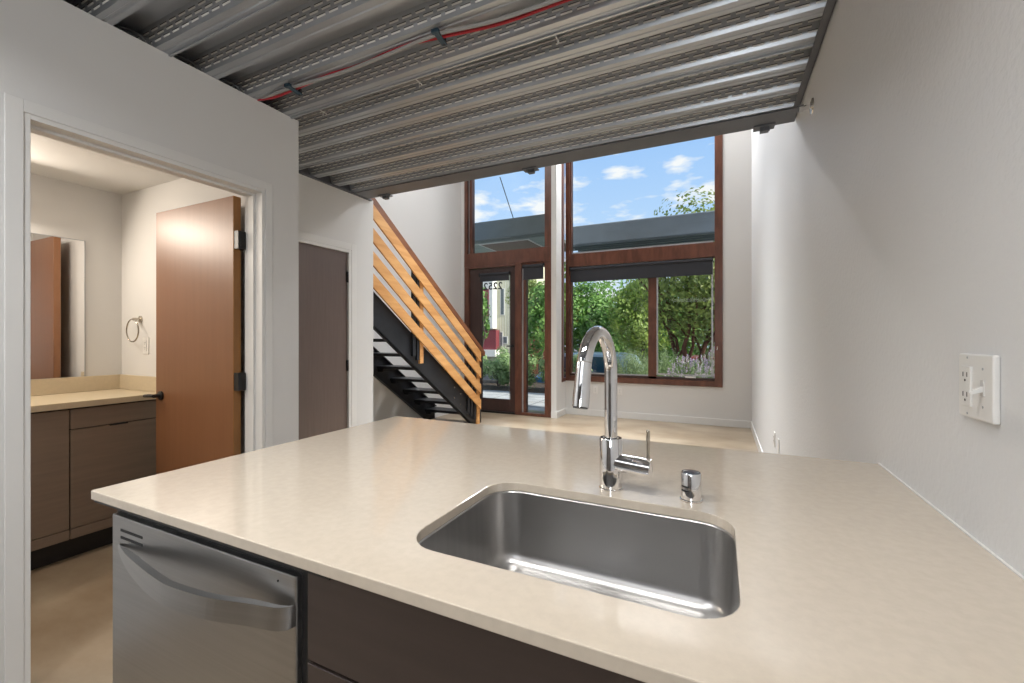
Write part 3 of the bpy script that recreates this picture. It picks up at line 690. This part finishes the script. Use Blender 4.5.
tree(-2.75, 18.0, -.9, 1.0, 2.3, (1.35, 1.3, 1.9), 6500, .15, 'leafy', 'barkg', 'yellow green tree left of the window mullion', BG, lobes=12)
tree(-6.0, 20.2, -.9, 0.8, 2.0, (2.4, 1.6, 2.9), 9000, .19, 'leafg', 'barkg', 'dense green tree above the blue car', BG, lobes=14)
tree(-5.75, 14.3, -.9, 1.2, 2.1, (.78, .9, 1.7), 3200, .14, 'leafg', 'barkg', 'slender light green tree seen through the sidelight', BG, lobes=9)
tree(-10.0, 22.6, -.9, 1.2, 3.4, (1.1, 1.2, 1.6), 2000, .19, 'leafd', 'barkg', 'dark green tree high behind the sidelight', BG, lobes=9)
tree(-3.3, 25.5, -.9, 0.8, 1.7, (4.0, 2.2, 3.1), 10000, .24, 'leafg', 'barkg', 'broad dark tree at the back behind the yellow green tree', BG, lobes=14)
tree(1.6, 20.5, -.9, 0.8, 2.0, (3.2, 2.0, 3.4), 8000, .22, 'leafd', 'barkg', 'broad tree at the back, furthest right', BG, lobes=12)
tree(-7.6, 36.0, -.9, 1.2, 2.2, (2.6, 2.0, 3.0), 4500, .24, 'leafg', 'barkg', 'broad green tree at the back beside the cream house', BG, lobes=12)
tree(-6.75, 11.75, -.9, 1.2, 2.0, (.42, .45, 1.1), 900, .13, 'leafg', 'barkg', 'small leafy tree at the left edge of the door glass', BG, lobes=7, tr=.05)

def bush(x, y, h, r, n, leaf, label, group, size=.07, spiky=False, flowers=False):
    t = thing('shrub', label, 'shrub', group, (x, y, -.03))
    if spiky:
        b = MB(); fl = MB()
        for i in range(n):
            a = random.uniform(0, 2*PI); q = random.random()**.6; bx, by = math.cos(a)*r*q*.55, math.sin(a)*r*q*.55
            hh = h*random.uniform(.6, 1.02)*(1-.30*q); tip = Vector((bx*1.9+random.uniform(-.06, .06), by*1.9+random.uniform(-.06, .06), hh)); base = Vector((bx, by, 0))
            ax = (tip-base).normalized()
            m_ = 20
            for j in range(m_):
                tt = .25+.75*j/m_; p = base.lerp(tip, tt); d_ = (rnd_dir()+ax*.9).normalized(); w_ = d_.cross(rnd_dir()).normalized()*.0065
                b.add([p-w_, p+w_, p+d_*.06*random.uniform(.7, 1.2)], [(0, 1, 2)])
            if flowers and random.random() < .45:
                for j in range(10):
                    p = base.lerp(tip, .9+.014*j); d_ = rnd_dir(); w_ = d_.cross(rnd_dir()).normalized()*.012
                    fl.add([p-w_, p+w_, p+d_*.03], [(0, 1, 2)])
            if i % 6 == 0: b.tube([base, tip], [.006, .002], 4)
        b.build('foliage', M[leaf], t)
        if flowers: fl.build('flowers', M['flower'], t)
    else:
        leaves((0, 0, h*.5), (r, r*.9, h*.52), n, size, .3, lobes=9).build('foliage', M[leaf], t)
        s_ = MB()
        for i in range(5):
            a = i*1.3; limb(s_, (0, 0, 0), (math.cos(a)*r*.5, math.sin(a)*r*.5, h*.7), .012, .004)
        s_.build('stems', M['barkg'], t)
    return t
HG = 'broad leaved shrubs beyond the patio'
for x, y, h, r, lb in ((-5.95, 10.1, .97, .50, 'leafy green shrub beside the stair newel, leftmost of the hedge'), (-5.15, 9.98, .90, .44, 'leafy green shrub in the middle of the door glass'),
                       (-4.42, 10.05, .86, .40, 'leafy green shrub behind the right stile of the entry door'), (-3.72, 10.0, .86, .40, 'leafy light green shrub at the foot of the sidelight view'),
                       (-5.5, 11.0, 1.08, .5, 'taller green shrub behind the hedge in the door glass'), (-3.0, 10.1, .9, .38, 'leafy green shrub hidden between sidelight and window')):
    bush(x, y, h, r, 1500, 'leafh', lb, HG, size=.085)
RG = 'spiky shrubs outside the big window'
for x, y, h, r, lb, fl in ((-1.47, 8.35, 1.25, .46, 'tall grey green rosemary bush left of the window mullion', False), (-2.3, 9.2, .52, .34, 'low grey green rosemary bush below the blue car', False),
                           (-1.02, 9.27, 1.22, .44, 'grey green rosemary bush just behind the window mullion', False), (-.50, 8.40, 1.02, .44, 'rosemary bush with pale flowers in the middle of the right sash', True),
                           (-.03, 9.27, 1.24, .45, 'lavender bush with pale purple flowers at the right of the sash', True), (.50, 8.40, 1.2, .45, 'grey green bush at the far right edge of the sash', True)):
    bush(x, y, h, r, 330, 'leafs', lb, RG, spiky=True, flowers=fl)

def car(x, y, L_, paint, label, rz=0.0, h=1.45):
    t = thing('car', label, 'car', 'parked cars', (x, y, -.9), rz)
    s_ = L_/4.4; W = .88
    body = [(-2.2, .25), (-2.2, .75), (-2.05, .88), (-1.2, .97), (1.95, .97), (2.15, .80), (2.2, .30), (1.85, .22), (-1.9, .22)]
    MB().prism([(a*s_, b) for a, b in body], -W, W, 'y').build('body', M[paint], t, bevel=.06, seg=3)
    cab = [(-1.15, .95), (-.45, h-.04), (-.2, h), (1.2, h), (1.55, h-.08), (1.95, .95)]
    MB().prism([(a*s_, b) for a, b in cab], -W+.12, W-.12, 'y').build('roof', M['carp' if paint == 'carb' else paint], t, bevel=.05, seg=3)
    win_ = [(-.92, .99), (-.42, h-.11), (.28, h-.09), (.28, .99)]; win2 = [(.36, .99), (.36, h-.09), (1.15, h-.10), (1.6, 1.02)]
    for side in (-1, 1):
        for wv in (win_, win2): MB().prism([(a*s_, b) for a, b in wv], side*(W-.13), side*(W-.115), 'y').build('side_window', M['carg'], t)
        MB().box(-.95*s_, 1.6*s_, side*(W-.02), side*(W+.004), .93, .945).build('belt_trim', M['alum'], t)
        for wx in (-1.35, 1.35):
            wq = MB().lathe([(.32, side*(W-.18)), (.33, side*(W-.02)), (.30, side*W)], (wx*s_, 0, .32), 24, axis='y').build('wheel', M['tyre'], t)
            MB().lathe([(.20, side*(W-.02)), (.20, side*(W+.012))], (wx*s_, 0, .32), 16, axis='y').build('hub_cap', M['alum'], wq)
car(-3.9, 13.0, 4.5, 'carb', 'blue car parked behind the shrubs outside the big window', h=1.70)
car(-.6, 15.6, 4.3, 'carr', 'dull red car glimpsed behind the shrubs in the right sash', h=1.55)

bd = thing('house', 'cream and maroon house seen through the entry door glass', 'building', loc=(-14.0, 26, -.9))
MB().box(-3.0, 3.1, 0, 6, 0, 7.3).build('cream_wall', M['cream'], bd)
gr_ = MB()
for i in range(14): gr_.box(.5+i*.19, .515+i*.19, -.012, .005, 0, 7.2)
gr_.build('siding_battens', M['whites'], bd)
MB().box(-3.0, .42, -.6, 0, 2.75, 7.3).build('white_bay', M['whites'], bd)
MB().box(-3.0, .15, -.64, -.59, 3.5, 5.4).build('maroon_panel', M['maroon'], bd)
MB().box(-3.0, .62, -.5, 0, .9, 2.66).build('garage_block', M['maroon'], bd)
MB().box(-3.0, .66, -.7, 0, .9, 1.35).build('white_ledge', M['whites'], bd)
for x0, x1, z0, z1 in ((.74, .97, 3.7, 5.4), (.72, .85, 1.6, 2.5), (.95, 1.2, 1.8, 2.2)):
    wq = MB().box(x0-.05, x1+.05, -.04, .02, z0-.05, z1+.05).build('window', M['whites'], bd)
    MB().box(x0, x1, -.05, -.03, z0, z1).build('pane', M['pane'], wq)
MB().prism([(-2.6, 7.3), (-2.6, 9.0), (-1.1, 9.35), (-.2, 9.1), (1.0, 7.9), (1.4, 7.3)], 1.5, 4, 'y').build('roof', M['whites'], bd)
tag(MB().box(-10.5, -8.3, 22.2, 22.28, -.9, 1.35).build('fence', M['fence']), 'brown board fence seen through the sidelight', 'fence')

# canopies: steel awnings hung a little way off the facade
cn = thing('entry_canopy', 'grey steel awning hung outside the entry door', 'canopy', loc=(-4.0, 7.3, CH+1.87))
MB().box(-1.3, 1.19, 0, .12, 0, .36).build('fascia_beam', M['canopy'], cn, bevel=.03, seg=4)
MB().box(-1.3, 1.19, .12, 1.9, .03, .09).build('soffit', M['canopyl'], cn)
MB().box(-1.3, 1.19, .12, .20, .0, .03).build('purlin', M['canopy'], cn)
MB().box(-.41, .65, .41, 1.6, .020, .029).build('soffit_panel', M['louver'], cn)
MB().box(-.43, -.41, .39, 1.6, .012, .029).box(.65, .67, .39, 1.6, .012, .029).box(-.41, .65, .39, .41, .012, .029).box(-1.3, -.43, .395, .410, .02, .029).build('panel_edging', M['trimw'], cn)
MB().tube([(.525, .03, .345), (.62, -.71, .86)], .008, 8).build('tension_rod', M['blk'], cn)
cn = thing('window_canopy', 'grey steel awning hung outside the big window', 'canopy', loc=(-1.2, 8.5, CH+1.86))
MB().box(-1.58, 1.7, 0, .14, 0, .40).build('fascia_beam', M['canopyb'], cn, bevel=.03, seg=4)
MB().box(-1.58, 1.7, .14, .95, .03, .09).build('soffit', M['canopyl'], cn)
for y in (.25, .42, .62): MB().box(-1.58, 1.7, y, y+.04, .0, .03).build('purlin', M['canopy'], cn)

# ------------------------------------------------------------------ light
def area(name, loc, size, power, col=(1, 1, 1), target=None, rot=None, sy=None, spread=180):
    l = bpy.data.lights.new(name, 'AREA'); l.energy = power; l.color = col; l.size = size
    if sy: l.shape = 'RECTANGLE'; l.size_y = sy
    l.spread = math.radians(spread)
    o = bpy.data.objects.new(name, l); COL.objects.link(o); o.location = loc
    if target is not None: o.rotation_euler = (Vector(target)-Vector(loc)).to_track_quat('-Z', 'Y').to_euler()
    else: o.rotation_euler = rot or (0, 0, 0)
    return o
def ceiling_fixture(x, y, z, r, label):
    t = thing('ceiling_light', label, 'light', None, (x, y, z))
    MB().lathe([(r, 0), (r, -.03), (r-.02, -.035)], n=32).build('housing', M['plate'], t)
for x, y in ((-1.1, 4.35), (-2.2, 4.3)):
    area('added floor fill', (x, y, ZT-.02), .9, 60, (.93, .97, 1), spread=58)  # added lamps, light bounced off the floor brightens the deck
area('added living fill', (-.9, 6.1, ZT-.1), .8, 28, (.98, .99, 1))  # unseen fill added to brighten the living area
area('added living fill', (-3.42, 4.3, ZT-.1), .5, 34, (.98, .99, 1))  # second unseen fill, added on the stair side
area('added window side fill', (-1.1, 6.80, ZT-.07), 1.6, 85, (.97, .98, 1), target=(-1.1, 2.4, 1.0), sy=.2)  # unseen fill added to strengthen the light from the window side
area('added kitchen fill', (-.7, -1.5, 2.48), 1.5, 14, (.98, .99, 1))  # fill added behind the camera to brighten the kitchen
for x, y in ((-.25, .30), (-.95, .35)):
    area('added counter and wall fill', (x, y, 2.49), .22, 5.5, (1, .99, .97), spread=120)  # fill added out of view above the countertop to brighten it
area('added upward fill', (.25, -1.9, 1.9), 0.5, 30, (.95, .98, 1), target=(-1.2, 1.0, 3.6))  # unseen fill added behind the camera to lift walls and deck
area('added counter and wall fill', (-1.7, -.2, 2.46), .3, 13, (.97, .98, 1), spread=160)  # unseen fill added to brighten the near part of the right wall
area('vanity lamp', (-3.77, .86, 2.08), .42, 12, (1, .88, .74), target=(-2.9, .9, 1.4), sy=.14)
area('bathroom ceiling lamp', (-3.0, .2, 2.26), .4, 13, (1, .90, .78))
sun = bpy.data.lights.new('sun', 'SUN'); sun.energy = 6.5; sun.angle = math.radians(2); sun.color = (1, .95, .86)
so_ = bpy.data.objects.new('sun', sun); COL.objects.link(so_); so_.rotation_euler = Vector((-.9, .15, -.72)).to_track_quat('-Z', 'Y').to_euler()

# sky: blue gradient with soft procedural clouds
wd = bpy.data.worlds.new('sky'); S.world = wd; wd.use_nodes = True
nt = wd.node_tree; L = nt.links.new; bg = nt.nodes['Background']
tc = nt.nodes.new('ShaderNodeTexCoord'); sx = nt.nodes.new('ShaderNodeSeparateXYZ'); L(tc.outputs['Generated'], sx.inputs[0])
gr = nt.nodes.new('ShaderNodeValToRGB'); e = gr.color_ramp.elements
e[0].position = 0.0; e[0].color = (.62, .75, .90, 1); e[1].position = 1.0; e[1].color = (.52, .62, .78, 1)
k = gr.color_ramp.elements.new(.22); k.color = (.50, .70, .97, 1)
k = gr.color_ramp.elements.new(.42); k.color = (.33, .56, .94, 1)
L(sx.outputs['Z'], gr.inputs['Fac'])
mp = nt.nodes.new('ShaderNodeMapping'); mp.inputs['Scale'].default_value = (1.0, 1.0, 3.0); mp.inputs['Location'].default_value = (.15, .4, .62)
nz = nt.nodes.new('ShaderNodeTexNoise'); nz.inputs['Scale'].default_value = 8.5; nz.inputs['Detail'].default_value = 6; nz.inputs['Roughness'].default_value = .5
L(tc.outputs['Generated'], mp.inputs[0]); L(mp.outputs[0], nz.inputs['Vector'])
cr = nt.nodes.new('ShaderNodeValToRGB'); cr.color_ramp.elements[0].position = .50; cr.color_ramp.elements[1].position = .60
L(nz.outputs['Fac'], cr.inputs['Fac'])
mx = nt.nodes.new('ShaderNodeMix'); mx.data_type = 'RGBA'
L(cr.outputs[0], mx.inputs[0]); L(gr.outputs[0], mx.inputs[6]); mx.inputs[7].default_value = (.92, .93, .95, 1)
L(mx.outputs[2], bg.inputs['Color']); bg.inputs['Strength'].default_value = 1.0

# ------------------------------------------------------------------ camera
cam = bpy.data.cameras.new('camera'); cam.sensor_width = 36; cam.lens = 434.8/1024*36; cam.clip_start = .02; cam.clip_end = 300
cam.shift_y = -4/1024
co = bpy.data.objects.new('camera', cam); COL.objects.link(co); co.location = (0, 0, CH)
co.rotation_euler = (PI/2, 0, math.atan(208/434.8)); S.camera = co
S.view_settings.view_transform = 'Standard'; S.view_settings.look = 'None'; S.view_settings.gamma = 1; S.view_settings.exposure = 0.15
S.view_settings.use_curve_mapping = False
